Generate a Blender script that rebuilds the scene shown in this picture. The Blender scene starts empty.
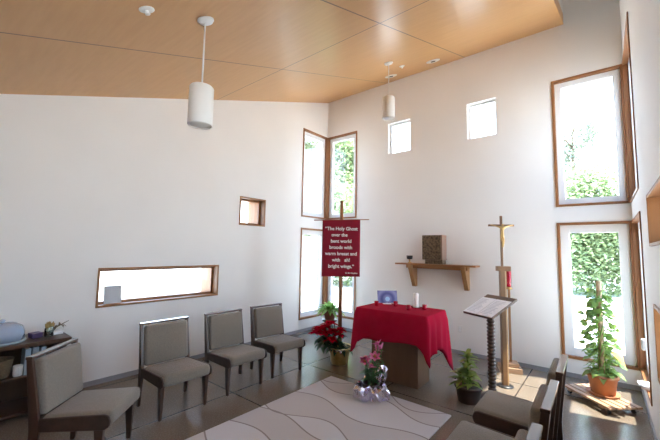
import bpy, bmesh, math, random
from mathutils import Vector, Matrix
random.seed(7)
R = math.radians
PI = math.pi
sc = bpy.context.scene
COL = sc.collection

# ------------------------------------------------------------------ materials
def mat(name, col, rough=0.6, col2=None, scale=6.0, stretch=(1, 1, 1), bump=0.0, bump_scale=None,
        metallic=0.0, spec=0.5, sheen=0.0, trans=0.0, detail=4.0):
    m = bpy.data.materials.new(name); m.use_nodes = True
    nt = m.node_tree; b = nt.nodes['Principled BSDF']
    b.inputs['Base Color'].default_value = (*col, 1)
    b.inputs['Roughness'].default_value = rough
    b.inputs['Metallic'].default_value = metallic
    b.inputs['Specular IOR Level'].default_value = spec
    if sheen: b.inputs['Sheen Weight'].default_value = sheen
    if trans: b.inputs['Transmission Weight'].default_value = trans
    if col2 or bump:
        tc = nt.nodes.new('ShaderNodeTexCoord'); mp = nt.nodes.new('ShaderNodeMapping')
        mp.inputs['Scale'].default_value = stretch
        nt.links.new(tc.outputs['Object'], mp.inputs['Vector'])
        n = nt.nodes.new('ShaderNodeTexNoise'); n.inputs['Scale'].default_value = scale
        n.inputs['Detail'].default_value = detail
        nt.links.new(mp.outputs['Vector'], n.inputs['Vector'])
        if col2:
            rp = nt.nodes.new('ShaderNodeValToRGB')
            rp.color_ramp.elements[0].position = 0.32; rp.color_ramp.elements[1].position = 0.68
            rp.color_ramp.elements[0].color = (*col, 1); rp.color_ramp.elements[1].color = (*col2, 1)
            nt.links.new(n.outputs['Fac'], rp.inputs['Fac'])
            nt.links.new(rp.outputs['Color'], b.inputs['Base Color'])
        if bump:
            n2 = nt.nodes.new('ShaderNodeTexNoise'); n2.inputs['Scale'].default_value = bump_scale or scale * 8
            nt.links.new(mp.outputs['Vector'], n2.inputs['Vector'])
            bp = nt.nodes.new('ShaderNodeBump'); bp.inputs['Strength'].default_value = bump
            bp.inputs['Distance'].default_value = 0.01
            nt.links.new(n2.outputs['Fac'], bp.inputs['Height'])
            nt.links.new(bp.outputs['Normal'], b.inputs['Normal'])
    return m

class NB:
    """tiny node-math helper"""
    def __init__(s, m): s.nt = m.node_tree
    def val(s, op, a, b=None, c=None):
        n = s.nt.nodes.new('ShaderNodeMath'); n.operation = op
        for i, v in enumerate((a, b, c)):
            if v is None: continue
            if isinstance(v, (int, float)): n.inputs[i].default_value = v
            else: s.nt.links.new(v, n.inputs[i])
        return n.outputs[0]
    def mix(s, f, a, b):
        n = s.nt.nodes.new('ShaderNodeMix'); n.data_type = 'RGBA'
        for k, v in ((0, f), (6, a), (7, b)):
            if isinstance(v, (int, float)): n.inputs[k].default_value = v
            elif isinstance(v, tuple): n.inputs[k].default_value = (*v, 1)
            else: s.nt.links.new(v, n.inputs[k])
        return n.outputs[2]
    def line(s, coord, at, w):
        d = s.val('ABSOLUTE', s.val('SUBTRACT', coord, at))
        return s.val('LESS_THAN', d, w)

def xyz(m):
    nt = m.node_tree
    tc = nt.nodes.new('ShaderNodeTexCoord'); sp = nt.nodes.new('ShaderNodeSeparateXYZ')
    nt.links.new(tc.outputs['Object'], sp.inputs[0])
    return tc, sp.outputs[0], sp.outputs[1], sp.outputs[2]

def base_link(m, sock, name='Base Color'):
    m.node_tree.links.new(sock, m.node_tree.nodes['Principled BSDF'].inputs[name])

M = {}
M['plaster'] = mat('white_plaster', (.87, .85, .815), .75, (.845, .825, .79), 1.3, bump=.06, bump_scale=60)
M['casing'] = mat('stained_fir', (.34, .15, .055), .45, (.25, .10, .036), 5, (1, 1, .12), bump=.05)
M['lining'] = mat('fir_lining', (.36, .165, .055), .5, (.29, .125, .04), 5, (1, 1, .2))
M['dark_rear'] = mat('added_dark_rear_panelling', (.22, .12, .06), .5, (.17, .09, .045), 4, (1, 1, .1))  # panelling made up out of view, dark to cut bounced light
M['eave'] = mat('pale_eave_boards', (.58, .44, .32), .6)
M['vinyl'] = mat('white_vinyl', (.82, .83, .83), .4)
M['darkwood'] = mat('dark_walnut', (.060, .030, .018), .33, (.095, .048, .026), 9, (1, 1, .15))
M['chairwood'] = mat('walnut_chair_frame', (.050, .024, .015), .28, (.075, .037, .023), 12, (1, 1, .12), spec=.7)
M['fabric'] = mat('taupe_upholstery', (.275, .236, .190), .95, (.225, .194, .156), 90, bump=.5, bump_scale=300, sheen=.25, spec=.2)
M['rail'] = mat('lacquered_walnut', (.050, .024, .015), .3, (.075, .037, .023), 12, (1, .12, 1), spec=.7)
for k_, v_ in (('Coat Weight', 1.0), ('Coat Roughness', .10), ('Coat IOR', 1.7)): M['rail'].node_tree.nodes['Principled BSDF'].inputs[k_].default_value = v_
M['cheek'] = mat('shaded_brown_seat_end', (.075, .042, .028), .5, (.055, .03, .02), 20)
M['oak'] = mat('light_oak', (.36, .185, .075), .45, (.28, .135, .05), 7, (1, 1, .12), bump=.05)
M['altarwood'] = mat('altar_veneer', (.185, .105, .058), .5, (.145, .08, .042), 6, (1, 1, .15))
M['shelfwood'] = mat('shelf_wood', (.34, .16, .06), .42, (.25, .11, .04), 6, (.15, 1, 1))
M['palewood'] = mat('pale_post_wood', (.62, .42, .23), .5, (.54, .34, .17), 8, (1, 1, .1))
M['red'] = mat('crimson_cloth', (.40, .004, .030), .85, (.33, .003, .024), 5, bump=.12, bump_scale=220, spec=.12)
M['banner'] = mat('maroon_cloth', (.27, .014, .03), .85, (.23, .012, .026), 8, bump=.15, bump_scale=240, spec=.2)
M['lettering'] = mat('white_felt_lettering', (.86, .82, .80), .8)
M['white'] = mat('white_enamel', (.80, .79, .76), .35)
M['shade'] = mat('lamp_shade_white', (.85, .84, .80), .6)
M['wax'] = mat('white_wax', (.88, .86, .80), .5)
M['redglass'] = mat('red_glass', (.42, .004, .02), .12, spec=.7)
M['brass'] = mat('brass', (.55, .36, .14), .35, metallic=.9)
M['bronze'] = mat('hammered_bronze', (.060, .042, .028), .42, (.24, .17, .10), 34, bump=.7, bump_scale=40, metallic=.45)
M['copper'] = mat('tabernacle_side', (.30, .185, .13), .5, (.25, .15, .10), 6)
M['black'] = mat('black_metal', (.02, .02, .022), .4)
M['paper'] = mat('white_paper', (.90, .90, .92), .8)
M['ink'] = mat('grey_print', (.60, .61, .66), .9)
M['terracotta'] = mat('terracotta', (.55, .25, .12), .75, (.48, .20, .09), 9)
M['caddywood'] = mat('caddy_wood', (.50, .33, .21), .6, (.40, .25, .15), 8, (.2, 1, 1))
M['darkpot'] = mat('dark_brown_pot', (.07, .04, .03), .5)
M['redpot'] = mat('red_brown_pot', (.25, .08, .05), .55)
M['soil'] = mat('soil', (.035, .022, .015), .95, (.06, .04, .025), 60, bump=.6)
M['moss'] = mat('moss_pole', (.60, .44, .27), .9, (.50, .35, .20), 40, bump=.5)
M['silver'] = mat('silver_foil', (.86, .84, .90), .22, (.70, .62, .80), 14, metallic=1)
M['gold'] = mat('gold_foil', (.74, .58, .26), .3, (.60, .42, .14), 9, metallic=.85)
M['pinkpetal'] = mat('pink_petal', (.50, .02, .16), .7, (.76, .25, .42), 22)
M['stamen'] = mat('stamen', (.55, .22, .05), .7)
M['redbract'] = mat('red_bract', (.42, .003, .02), 1, (.24, .002, .010), 14, spec=.0)
M['clear'] = None
M['purple'] = mat('purple_box', (.06, .03, .11), .5)
M['book1'] = mat('grey_blue_cover', (.20, .25, .29), .6)
M['book2'] = mat('pale_blue_cover', (.30, .37, .41), .6)
M['book3'] = mat('slate_cover', (.14, .17, .20), .6)
M['wicker'] = mat('wicker', (.22, .16, .09), .85, (.12, .085, .05), 60, (1, 1, 3), bump=.6)
M['greycard'] = mat('grey_card', (.50, .53, .56), .8)
M['dried'] = mat('dried_flowers', (.45, .33, .12), .9, (.28, .18, .06), 40)
M['twig'] = mat('dry_twig', (.10, .07, .04), .9, (.16, .12, .06), 30)
M['baseboard'] = mat('grey_baseboard', (.30, .30, .31), .5)

def leafmat(name, c1, c2, scale, trans=.25, rough=.5):
    m = mat(name, c1, rough, c2, scale)
    nt = m.node_tree; b = nt.nodes['Principled BSDF']
    t = nt.nodes.new('ShaderNodeBsdfTranslucent'); t.inputs[0].default_value = (*[min(1, x * 1.3) for x in c2], 1)
    mx = nt.nodes.new('ShaderNodeMixShader'); mx.inputs[0].default_value = trans
    nt.links.new(b.outputs[0], mx.inputs[1]); nt.links.new(t.outputs[0], mx.inputs[2])
    nt.links.new(mx.outputs[0], nt.nodes['Material Output'].inputs[0])
    return m
M['leaf_pothos'] = leafmat('pothos_leaf', (.09, .20, .045), (.30, .42, .12), 9)
M['leaf_bright'] = leafmat('bright_leaf', (.17, .38, .06), (.34, .56, .13), 10)
M['leaf_dracaena'] = leafmat('dracaena_leaf', (.10, .20, .04), (.36, .44, .10), 8)
M['leaf_dark'] = leafmat('dark_leaf', (.02, .065, .02), (.05, .12, .035), 9, .15)
M['leaf_lily'] = leafmat('lily_leaf', (.04, .12, .04), (.09, .2, .06), 9, .2)
M['yellow_leaf'] = leafmat('yellowing_leaf', (.55, .30, .05), (.62, .42, .08), 9)
M['tree_leaf'] = leafmat('tree_leaf', (.15, .21, .085), (.27, .34, .17), 1.6, .2, .8)
M['tree_leaf_grey'] = leafmat('grey_green_leaf', (.17, .205, .15), (.27, .31, .225), 1.6, .2, .8)
M['lectwood'] = mat('brown_board', (.15, .08, .045), .45, (.11, .058, .033), 8, (.2, 1, 1))
M['crosswood'] = mat('brown_oak', (.24, .125, .055), .45, (.18, .09, .038), 8, (1, 1, .12))
M['bark'] = mat('bark', (.12, .085, .06), .9, (.2, .15, .11), 8, bump=.5)

# glass: mostly see-through with a clear-coat reflection
def glassmat(name, tint, refl=.08, rough=.0):
    m = bpy.data.materials.new(name); m.use_nodes = True; nt = m.node_tree
    nt.nodes.remove(nt.nodes['Principled BSDF'])
    t = nt.nodes.new('ShaderNodeBsdfTransparent'); t.inputs[0].default_value = (*tint, 1)
    g = nt.nodes.new('ShaderNodeBsdfGlossy'); g.inputs['Roughness'].default_value = rough
    fr = nt.nodes.new('ShaderNodeFresnel'); fr.inputs[0].default_value = 1.45
    k = nt.nodes.new('ShaderNodeMath'); k.operation = 'MULTIPLY'; k.inputs[1].default_value = refl / .04 * .5
    mx = nt.nodes.new('ShaderNodeMixShader')
    nt.links.new(fr.outputs[0], k.inputs[0]); nt.links.new(k.outputs[0], mx.inputs[0])
    nt.links.new(t.outputs[0], mx.inputs[1]); nt.links.new(g.outputs[0], mx.inputs[2])
    nt.links.new(mx.outputs[0], nt.nodes['Material Output'].inputs[0])
    return m
M['glass'] = glassmat('window_glass', (.96, .975, .97), .05)
def clearmat():
    m = mat('clear_blue_plastic', (.50, .60, .76), .22, spec=.5)
    m.node_tree.nodes['Principled BSDF'].inputs['Alpha'].default_value = .42
    return m
M['clear'] = clearmat()
M['jarglass'] = glassmat('jar_glass', (.80, .88, .86), .14, .03)

# ceiling plywood: warm satin sheets with dark joints (object space = world space)
m = mat('ceiling_plywood', (.64, .375, .165), .33, spec=.36)
tc, X, Y, Z = xyz(m); nb = NB(m); nt = m.node_tree
mp = nt.nodes.new('ShaderNodeMapping'); mp.inputs['Scale'].default_value = (1.2, 9, 9)
nt.links.new(tc.outputs['Object'], mp.inputs['Vector'])
nz = nt.nodes.new('ShaderNodeTexNoise'); nz.inputs['Scale'].default_value = 2.2; nz.inputs['Detail'].default_value = 5
nt.links.new(mp.outputs['Vector'], nz.inputs['Vector'])
grain = nb.mix(nz.outputs['Fac'], (.53, .275, .10), (.64, .36, .145))
ln = nb.line(X, 1.627, .007)
for at in (3.215,): ln = nb.val('MAXIMUM', ln, nb.line(X, at, .007))
for at in (-2.99, -6.0): ln = nb.val('MAXIMUM', ln, nb.line(Y, at, .007))
base_link(m, nb.mix(ln, grain, (.16, .085, .04)))
M['ceiling'] = m

# polished concrete floor with saw-cut joints
m = mat('polished_concrete', (.2, .16, .12), .21, spec=.5)
tc, X, Y, Z = xyz(m); nb = NB(m); nt = m.node_tree
def noise(scale, det=5):
    n = nt.nodes.new('ShaderNodeTexNoise'); n.inputs['Scale'].default_value = scale; n.inputs['Detail'].default_value = det
    nt.links.new(tc.outputs['Object'], n.inputs['Vector']); return n.outputs['Fac']
c = nb.mix(noise(1.4), (.130, .102, .078), (.215, .175, .137))
c = nb.mix(nb.val('MULTIPLY', nb.val('GREATER_THAN', noise(70, 2), .54), .28), c, (.33, .28, .22))
ln = nb.line(X, 1.48, .008)
for at in (.14, 2.8, 4.13): ln = nb.val('MAXIMUM', ln, nb.line(X, at, .008))
for at in (-.8, -2.15, -3.49, -4.83, -6.17): ln = nb.val('MAXIMUM', ln, nb.line(Y, at, .008))
base_link(m, nb.mix(ln, c, (.05, .038, .03)))
M['floor'] = m

# rug: grey pile with taupe bands divided by thin wavy lines (object space, origin at rug centre)
m = mat('wave_rug', (.4, .38, .38), .95, spec=.1, bump=.5, bump_scale=260)
tc, X, Y, Z = xyz(m); nb = NB(m)
pale, taupe = (.66, .655, .68), (.51, .465, .45)
curves = [(1.22, .16, 5.2, 2.4), (.98, .10, 5.6, 1.0), (.56, .085, 5.0, 4.1), (.16, .11, 5.3, 1.9), (.02, .055, 5.4, 4.4),
          (-.36, .07, 5.0, 4.0), (-.66, .09, 5.2, 1.0), (-.95, .07, 5.0, 3.4)]
line = None; band = None
for i, (y0, a, k, ph) in enumerate(curves):
    f = nb.val('MULTIPLY_ADD', nb.val('SINE', nb.val('MULTIPLY_ADD', X, k, ph)), a, y0)
    l = nb.line(Y, f, .0085)
    line = l if line is None else nb.val('MAXIMUM', line, l)
    if i == 0: continue
    s = nb.val('GREATER_THAN', Y, f)
    band = s if band is None else nb.val('ABSOLUTE', nb.val('SUBTRACT', band, s))
c = nb.mix(nb.val('MULTIPLY', band, .45), pale, taupe)
base_link(m, nb.mix(nb.val('MULTIPLY', line, .75), c, (.20, .165, .155)))
M['rug'] = m

# devotional picture: violet-blue bands with a pale round glow
m = mat('picture_print', (.1, .1, .3), .4)
tc, X, Y, Z = xyz(m); nb = NB(m)
d = nb.val('SQRT', nb.val('ADD', nb.val('POWER', X, 2.0), nb.val('POWER', nb.val('ADD', Z, .035), 2.0)))
arc = nb.val('SINE', nb.val('MULTIPLY', d, 55.0))
c = nb.mix(nb.val('MULTIPLY_ADD', arc, .35, .4), (.05, .05, .22), (.30, .30, .55))
c = nb.mix(nb.val('LESS_THAN', d, .034), c, (.45, .62, .85))
M['picture'] = m; base_link(m, c)

# ------------------------------------------------------------------ geometry helpers
class MB:
    def __init__(s): s.bm = bmesh.new()
    def box(s, x0, x1, y0, y1, z0, z1, bev=0, mtx=None, seg=2):
        b = bmesh.new()
        vs = [b.verts.new((x, y, z)) for x in (x0, x1) for y in (y0, y1) for z in (z0, z1)]
        for f in ((0, 1, 3, 2), (4, 6, 7, 5), (0, 4, 5, 1), (2, 3, 7, 6), (0, 2, 6, 4), (1, 5, 7, 3)):
            b.faces.new([vs[i] for i in f])
        if bev: bmesh.ops.bevel(b, geom=b.edges[:], offset=bev, segments=seg, affect='EDGES', profile=.5)
        s._add(b, mtx); return s
    def prism(s, pts, axis, a, c, mtx=None, bev=0):
        """pts: 2D polygon in the other two axes (cyclic order), extruded along axis from a to c"""
        b = bmesh.new()
        def P(p, t):
            if axis == 'x': return (t, p[0], p[1])
            if axis == 'y': return (p[0], t, p[1])
            return (p[0], p[1], t)
        v0 = [b.verts.new(P(p, a)) for p in pts]; v1 = [b.verts.new(P(p, c)) for p in pts]
        n = len(pts)
        b.faces.new(v0[::-1]); b.faces.new(v1)
        for i in range(n): b.faces.new((v0[i], v0[(i + 1) % n], v1[(i + 1) % n], v1[i]))
        bmesh.ops.recalc_face_normals(b, faces=b.faces[:])
        if bev: bmesh.ops.bevel(b, geom=b.edges[:], offset=bev, segments=1, affect='EDGES')
        s._add(b, mtx); return s
    def lathe(s, prof, n=24, mtx=None, wob=None):
        b = bmesh.new(); rings = []
        for (r, z) in prof:
            if r < 1e-6: rings.append([b.verts.new((0, 0, z))])
            else: rings.append([b.verts.new((r * math.cos(2 * PI * k / n) * (wob(k, z) if wob else 1), r * math.sin(2 * PI * k / n) * (wob(k, z) if wob else 1), z)) for k in range(n)])
        for A, B in zip(rings, rings[1:]):
            for k in range(n):
                k2 = (k + 1) % n
                if len(A) == 1 and len(B) == 1: continue
                if len(A) == 1: f = (A[0], B[k2], B[k])
                elif len(B) == 1: f = (A[k], A[k2], B[0])
                else: f = (A[k], A[k2], B[k2], B[k])
                b.faces.new(f).smooth = True
        for ring, flip in ((rings[0], True), (rings[-1], False)):
            if len(ring) > 1: b.faces.new(ring[::-1] if flip else ring)
        bmesh.ops.recalc_face_normals(b, faces=b.faces[:])
        s._add(b, mtx); return s
    def tube(s, pts, rad, n=8, mtx=None):
        b = bmesh.new(); rings = []
        pts = [Vector(p) for p in pts]
        if not isinstance(rad, (list, tuple)): rad = [rad] * len(pts)
        for i, p in enumerate(pts):
            t = (pts[min(i + 1, len(pts) - 1)] - pts[max(i - 1, 0)]).normalized()
            u = t.cross(Vector((0, 0, 1))) if abs(t.z) < .95 else t.cross(Vector((1, 0, 0)))
            u.normalize(); w = t.cross(u)
            rings.append([b.verts.new(p + rad[i] * (math.cos(2 * PI * k / n) * u + math.sin(2 * PI * k / n) * w)) for k in range(n)])
        for A, B in zip(rings, rings[1:]):
            for k in range(n): b.faces.new((A[k], A[(k + 1) % n], B[(k + 1) % n], B[k])).smooth = True
        b.faces.new(rings[0][::-1]); b.faces.new(rings[-1])
        bmesh.ops.recalc_face_normals(b, faces=b.faces[:])
        s._add(b, mtx); return s
    def leaf(s, base, direction, up, L, W, droop=.3, kind='oval', fold=.15):
        """a folded, drooping blade"""
        d = Vector(direction).normalized(); u = Vector(up)
        side = d.cross(u)
        if side.length < 1e-4: side = d.cross(Vector((1, .3, 0)))
        side.normalize(); nrm = side.cross(d)
        prof = {'oval': [(0, .06), (.2, .75), (.45, 1), (.75, .62), (1, .0)],
                'heart': [(-.08, .45), (.1, .95), (.35, 1), (.7, .6), (1, 0)],
                'strap': [(0, .5), (.25, 1), (.55, .95), (.8, .6), (1, 0)],
                'petal': [(0, .25), (.3, .8), (.6, 1), (.85, .6), (1, 0)]}[kind]
        rows = []
        for t, w in prof:
            c = Vector(base) + d * (L * t) - nrm * 0 + Vector((0, 0, -1)) * (droop * L * t * t)
            hw = W * .5 * w
            e = nrm * (fold * hw * 2)
            rows.append((s.bm.verts.new(c - side * hw + e), s.bm.verts.new(c), s.bm.verts.new(c + side * hw + e)))
        for A, B in zip(rows, rows[1:]):
            for i in (0, 1):
                f = s.bm.faces.new((A[i], A[i + 1], B[i + 1], B[i])); f.smooth = True
        return s
    def _add(s, b, mtx=None):
        if mtx is not None: b.transform(mtx)
        me = bpy.data.meshes.new('t'); b.to_mesh(me); b.free()
        s.bm.from_mesh(me); bpy.data.meshes.remove(me)
    def build(s, name, m, parent=None, loc=None, rz=0, solid=0, bevel=0):
        me = bpy.data.meshes.new(name); s.bm.to_mesh(me); s.bm.free()
        o = bpy.data.objects.new(name, me); COL.objects.link(o)
        me.materials.append(m)
        if parent: o.parent = parent
        if loc: o.location = loc
        if rz: o.rotation_euler.z = rz
        if solid:
            md = o.modifiers.new('solid', 'SOLIDIFY'); md.thickness = solid; md.offset = 0
        return o

def tag(o, label, cat, group=None, kind=None):
    o['label'] = label; o['category'] = cat
    if group: o['group'] = group
    if kind: o['kind'] = kind
    return o
def thing(name, label, cat, loc, rz=0, group=None):
    o = bpy.data.objects.new(name, None); COL.objects.link(o)
    o.empty_display_size = .1
    o.location = loc; o.rotation_euler.z = rz
    return tag(o, label, cat, group)
def struct(o, label=None):
    o['kind'] = 'structure'
    if label: o['label'] = label
    return o
def dup(root, loc, rz, label, group=None, scale=None):
    r = root.copy(); COL.objects.link(r); r.location = loc; r.rotation_euler = (0, 0, rz)
    r['label'] = label
    if group: r['group'] = group
    if scale: r.scale = scale
    for ch in list(root.children):
        c = ch.copy(); COL.objects.link(c); c.parent = r
        for g in ch.children:
            d = g.copy(); COL.objects.link(d); d.parent = c
    return r

# ------------------------------------------------------------------ room shell (corner of left and back wall at the origin)
W = 5.36; YR = -7.6; TOP = 6.3; T = .20
CE = lambda y: 5.285 + .34 * y        # underside of the sloping ceiling
ZT1, ZB1, ZT2, ZB2 = 4.415, 2.447, 2.207, .255
def wall(name, s0, s1, z0, z1, holes, P):
    ss = sorted({s0, s1, *[h[0] for h in holes], *[h[1] for h in holes]})
    zs = sorted({z0, z1, *[h[2] for h in holes], *[h[3] for h in holes]})
    bm = bmesh.new(); cache = {}
    def V(s, d, z):
        k = (round(s, 5), d, round(z, 5))
        if k not in cache: cache[k] = bm.verts.new(P(s, d, z))
        return cache[k]
    solid = {}
    for i in range(len(ss) - 1):
        for j in range(len(zs) - 1):
            cs, cz = (ss[i] + ss[i + 1]) / 2, (zs[j] + zs[j + 1]) / 2
            solid[i, j] = not any(h[0] < cs < h[1] and h[2] < cz < h[3] for h in holes)
    for (i, j), ok in solid.items():
        if not ok: continue
        a, b, c, d = ss[i], ss[i + 1], zs[j], zs[j + 1]
        for dep in (0, T): bm.faces.new((V(a, dep, c), V(b, dep, c), V(b, dep, d), V(a, dep, d)))
        for (ni, nj, e) in ((i - 1, j, ((a, c), (a, d))), (i + 1, j, ((b, c), (b, d))), (i, j - 1, ((a, c), (b, c))), (i, j + 1, ((a, d), (b, d)))):
            if not solid.get((ni, nj), False):
                (p, q), (r, t) = e
                bm.faces.new((V(p, 0, q), V(r, 0, t), V(r, T, t), V(p, T, q)))
    bmesh.ops.recalc_face_normals(bm, faces=bm.faces[:])
    me = bpy.data.meshes.new(name); bm.to_mesh(me); bm.free(); me.materials.append(M['plaster'])
    o = bpy.data.objects.new(name, me); COL.objects.link(o); return struct(o)
PL = lambda s, d, z: (-d, s, z)
PB = lambda s, d, z: (s, d, z)
PR = lambda s, d, z: (W + d, s, z)
cl = (-.85, 0, ZB1, ZT1); cl2 = (-.85, 0, ZB2, ZT2)
hl = [cl, cl2, (-4.552, -2.806, .954, 1.46), (-2.438, -1.849, 2.161, 2.68)]
hb = [(0, .858, ZB1, ZT1), (0, .858, ZB2, ZT2), (4.51, W, ZB1, ZT1), (4.51, W, ZB2, ZT2),
      (1.641, 2.139, 3.745, 4.392), (3.236, 3.721, 3.745, 4.392)]
RN = -1.32
hr = [(-7.2, -5.4, 1.6, 3.4), (RN, 0, ZB1, ZT1), (RN, 0, ZB2, ZT2), (-3.35, -2.175, 1.823, 2.255), (-3.35, -2.175, .74, 1.348)]
wall('wall_left', YR, 0, 0, TOP, hl, PL)
wall('wall_back', 0, W, 0, TOP, hb, PB)
wall('wall_right', YR, 0, 0, TOP, hr, PR)
rear = wall('wall_rear', 0, W, 0, TOP, [], lambda s, d, z: (s, YR - d, z))
rear.data.materials[0] = M['dark_rear']
struct(MB().box(-T, W + T, YR - T, T, -.15, 0).build('floor', M['floor']))
struct(MB().prism([(YR, CE(YR)), (0, CE(0)), (0, CE(0) + .18), (YR, CE(YR) + .18)], 'x', 0, 4.70).build('ceiling', M['ceiling']))
struct(MB().box(-T, W + T, YR - T, T, TOP, TOP + .2).build('roof_slab', M['plaster']))
struct(MB().prism([(YR, CE(YR) + .18), (0, CE(0) + .18), (0, TOP), (YR, TOP)], 'x', 4.62, 4.70).build('trim_riser', M['plaster']))
struct(MB().box(0, .012, YR, 0, 0, .06).build('baseboard_left', M['baseboard']))
struct(MB().box(0, W, -.012, 0, 0, .06).build('baseboard_back', M['baseboard']))
struct(MB().box(W - .012, W, YR, 0, 0, .06).build('baseboard_right', M['baseboard']))

def mapped(P, mb, s0, s1, d0, d1, z0, z1, bev=0):
    a = P(s0, d0, z0); b = P(s1, d1, z1)
    lo = [min(p, q) for p, q in zip(a, b)]; hi = [max(p, q) for p, q in zip(a, b)]
    mb.box(lo[0], hi[0], lo[1], hi[1], lo[2], hi[2], bev)
def ring(P, mb, s0, s1, z0, z1, w, d0, d1, bev=0):
    mapped(P, mb, s0, s0 + w, d0, d1, z0, z1, bev); mapped(P, mb, s1 - w, s1, d0, d1, z0, z1, bev)
    mapped(P, mb, s0 + w, s1 - w, d0, d1, z0, z0 + w, bev); mapped(P, mb, s0 + w, s1 - w, d0, d1, z1 - w, z1, bev)
def window(n, P, h, label, cw=.035, fw=.09, cm='casing', depth=(.0, .14), fd=(.05, .10), fm='vinyl', proud=.012):
    s0, s1, z0, z1 = h
    root = bpy.data.objects.new(f'window_{n}', None); COL.objects.link(root); struct(root, label)
    root.location = P((s0 + s1) / 2, 0, z0)
    inv = Matrix.Translation(-Vector(root.location))
    def fin(mb, name, m, par=None):
        mb.bm.transform(inv)
        return mb.build(name, m, par or root)
    if cw:
        mb = MB(); ring(P, mb, s0, s1, z0, z1, cw, -proud, depth[1], .003); fin(mb, 'casing', M[cm])
    mb = MB(); ring(P, mb, s0 + cw, s1 - cw, z0 + cw, z1 - cw, fw, fd[0], fd[1], .004); fr = fin(mb, 'sash', M[fm])
    c = cw + fw - .01; mid = (fd[0] + fd[1]) / 2
    mb = MB(); mapped(P, mb, s0 + c, s1 - c, mid - .003, mid + .003, z0 + c, z1 - c); fin(mb, 'pane', M['glass'], fr)
    return root
window(1, PL, cl, 'upper corner window in the wall with the chairs'); window(2, PB, hb[0], 'upper corner window above the banner')
window(3, PL, cl2, 'lower corner window beside the last wall chair', fw=.10); window(4, PB, hb[1], 'lower corner window behind the banner', fw=.10)
window(5, PB, hb[2], 'tall upper window over the climbing plant', fw=.085); window(6, PR, hr[1], 'upper window round the corner from the tall one', fw=.085)
window(7, PB, hb[3], 'tall lower window behind the climbing plant', fw=.115)
w8 = window(8, PR, hr[2], 'lower window round the corner from the climbing plant', fw=.10)
window(9, PB, hb[4], 'small square window by the far pendant', cw=0, fw=.035, fd=(.09, .14))
window(10, PB, hb[5], 'small square window further from the pendant', cw=0, fw=.035, fd=(.09, .14))
window(11, PL, hl[2], 'long low slot window above the chairs', cw=.026, cm='lining', depth=(0, .50), fw=.03, fd=(.12, .15), fm='casing', proud=.015)
window(12, PL, hl[3], 'small square wood-lined window', cw=.026, cm='lining', depth=(0, .50), fw=.03, fd=(.12, .15), fm='casing', proud=.015)
window(13, PR, hr[3], 'upper wood-lined slot window', cw=.026, cm='lining', depth=(0, .34), fw=.03, fd=(.26, .29), fm='casing', proud=.015)
window(14, PR, hr[4], 'lower wood-lined slot window', cw=.026, cm='lining', depth=(0, .34), fw=.03, fd=(.26, .29), fm='casing', proud=.015)
window(15, PR, hr[0], 'added unseen window in the wall beside the viewer, for more daylight')  # added out of view to brighten the room
# white latch and crank on the casement near the plant
ins = Matrix.Translation(-Vector(w8.location))
mb = MB().box(W - .045, W + .05, -1.10, -1.05, .74, .86, .012); mb.bm.transform(ins); mb.build('latch', M['white'], w8)
mb = MB().box(W - .06, W + .05, -.98, -.80, .30, .35, .012).tube([(W - .04, -.9, .34), (W - .08, -.95, .37), (W - .075, -1.05, .36)], .012)
mb.bm.transform(ins); mb.build('crank', M['white'], w8)
# corner posts
k = 0
for (xa, xb) in ((-T, .018), (W - .018, W + T)):
    for (za, zb) in ((ZB1, ZT1), (ZB2, ZT2)):
        k += 1
        struct(MB().box(xa, xb, -.018, T, za, zb, .004).build(f'trim_{k}', M['casing']))

# ------------------------------------------------------------------ outside: paving and planting
struct(MB().box(-90, 60, YR - 60, 60, -.32, -.16).build('ground', mat('pale_paving', (.62, .61, .58), .9, (.56, .55, .52), .6)))
def crown(n, rx, ry, z0, z1, size, seed, lumps=9):
    rnd = random.Random(seed); mb = MB()
    cs = []
    for _ in range(lumps):
        a = rnd.uniform(0, 2 * PI); r = rnd.uniform(0, .62)
        cs.append((r * rx * math.cos(a), r * ry * math.sin(a), rnd.uniform(z0 + .06 * (z1 - z0), z1 - .2 * (z1 - z0)), rnd.uniform(.28, .46)))
    for _ in range(n):
        cx, cy, cz, rr = rnd.choice(cs)
        v = Vector((rnd.gauss(0, 1), rnd.gauss(0, 1), rnd.gauss(0, 1))).normalized() * (rnd.random() ** .45)
        p = Vector((cx + v.x * rx * rr * 1.2, cy + v.y * ry * rr * 1.2, cz + v.z * (z1 - z0) * rr * .62))
        d = Vector((rnd.uniform(-1, 1), rnd.uniform(-1, 1), rnd.uniform(-.6, .5)))
        mb.leaf(p, d, (rnd.uniform(-.6, .6), rnd.uniform(-.6, .6), 1), size * rnd.uniform(.7, 1.3), size * rnd.uniform(.45, .7), .2)
    return mb
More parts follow.
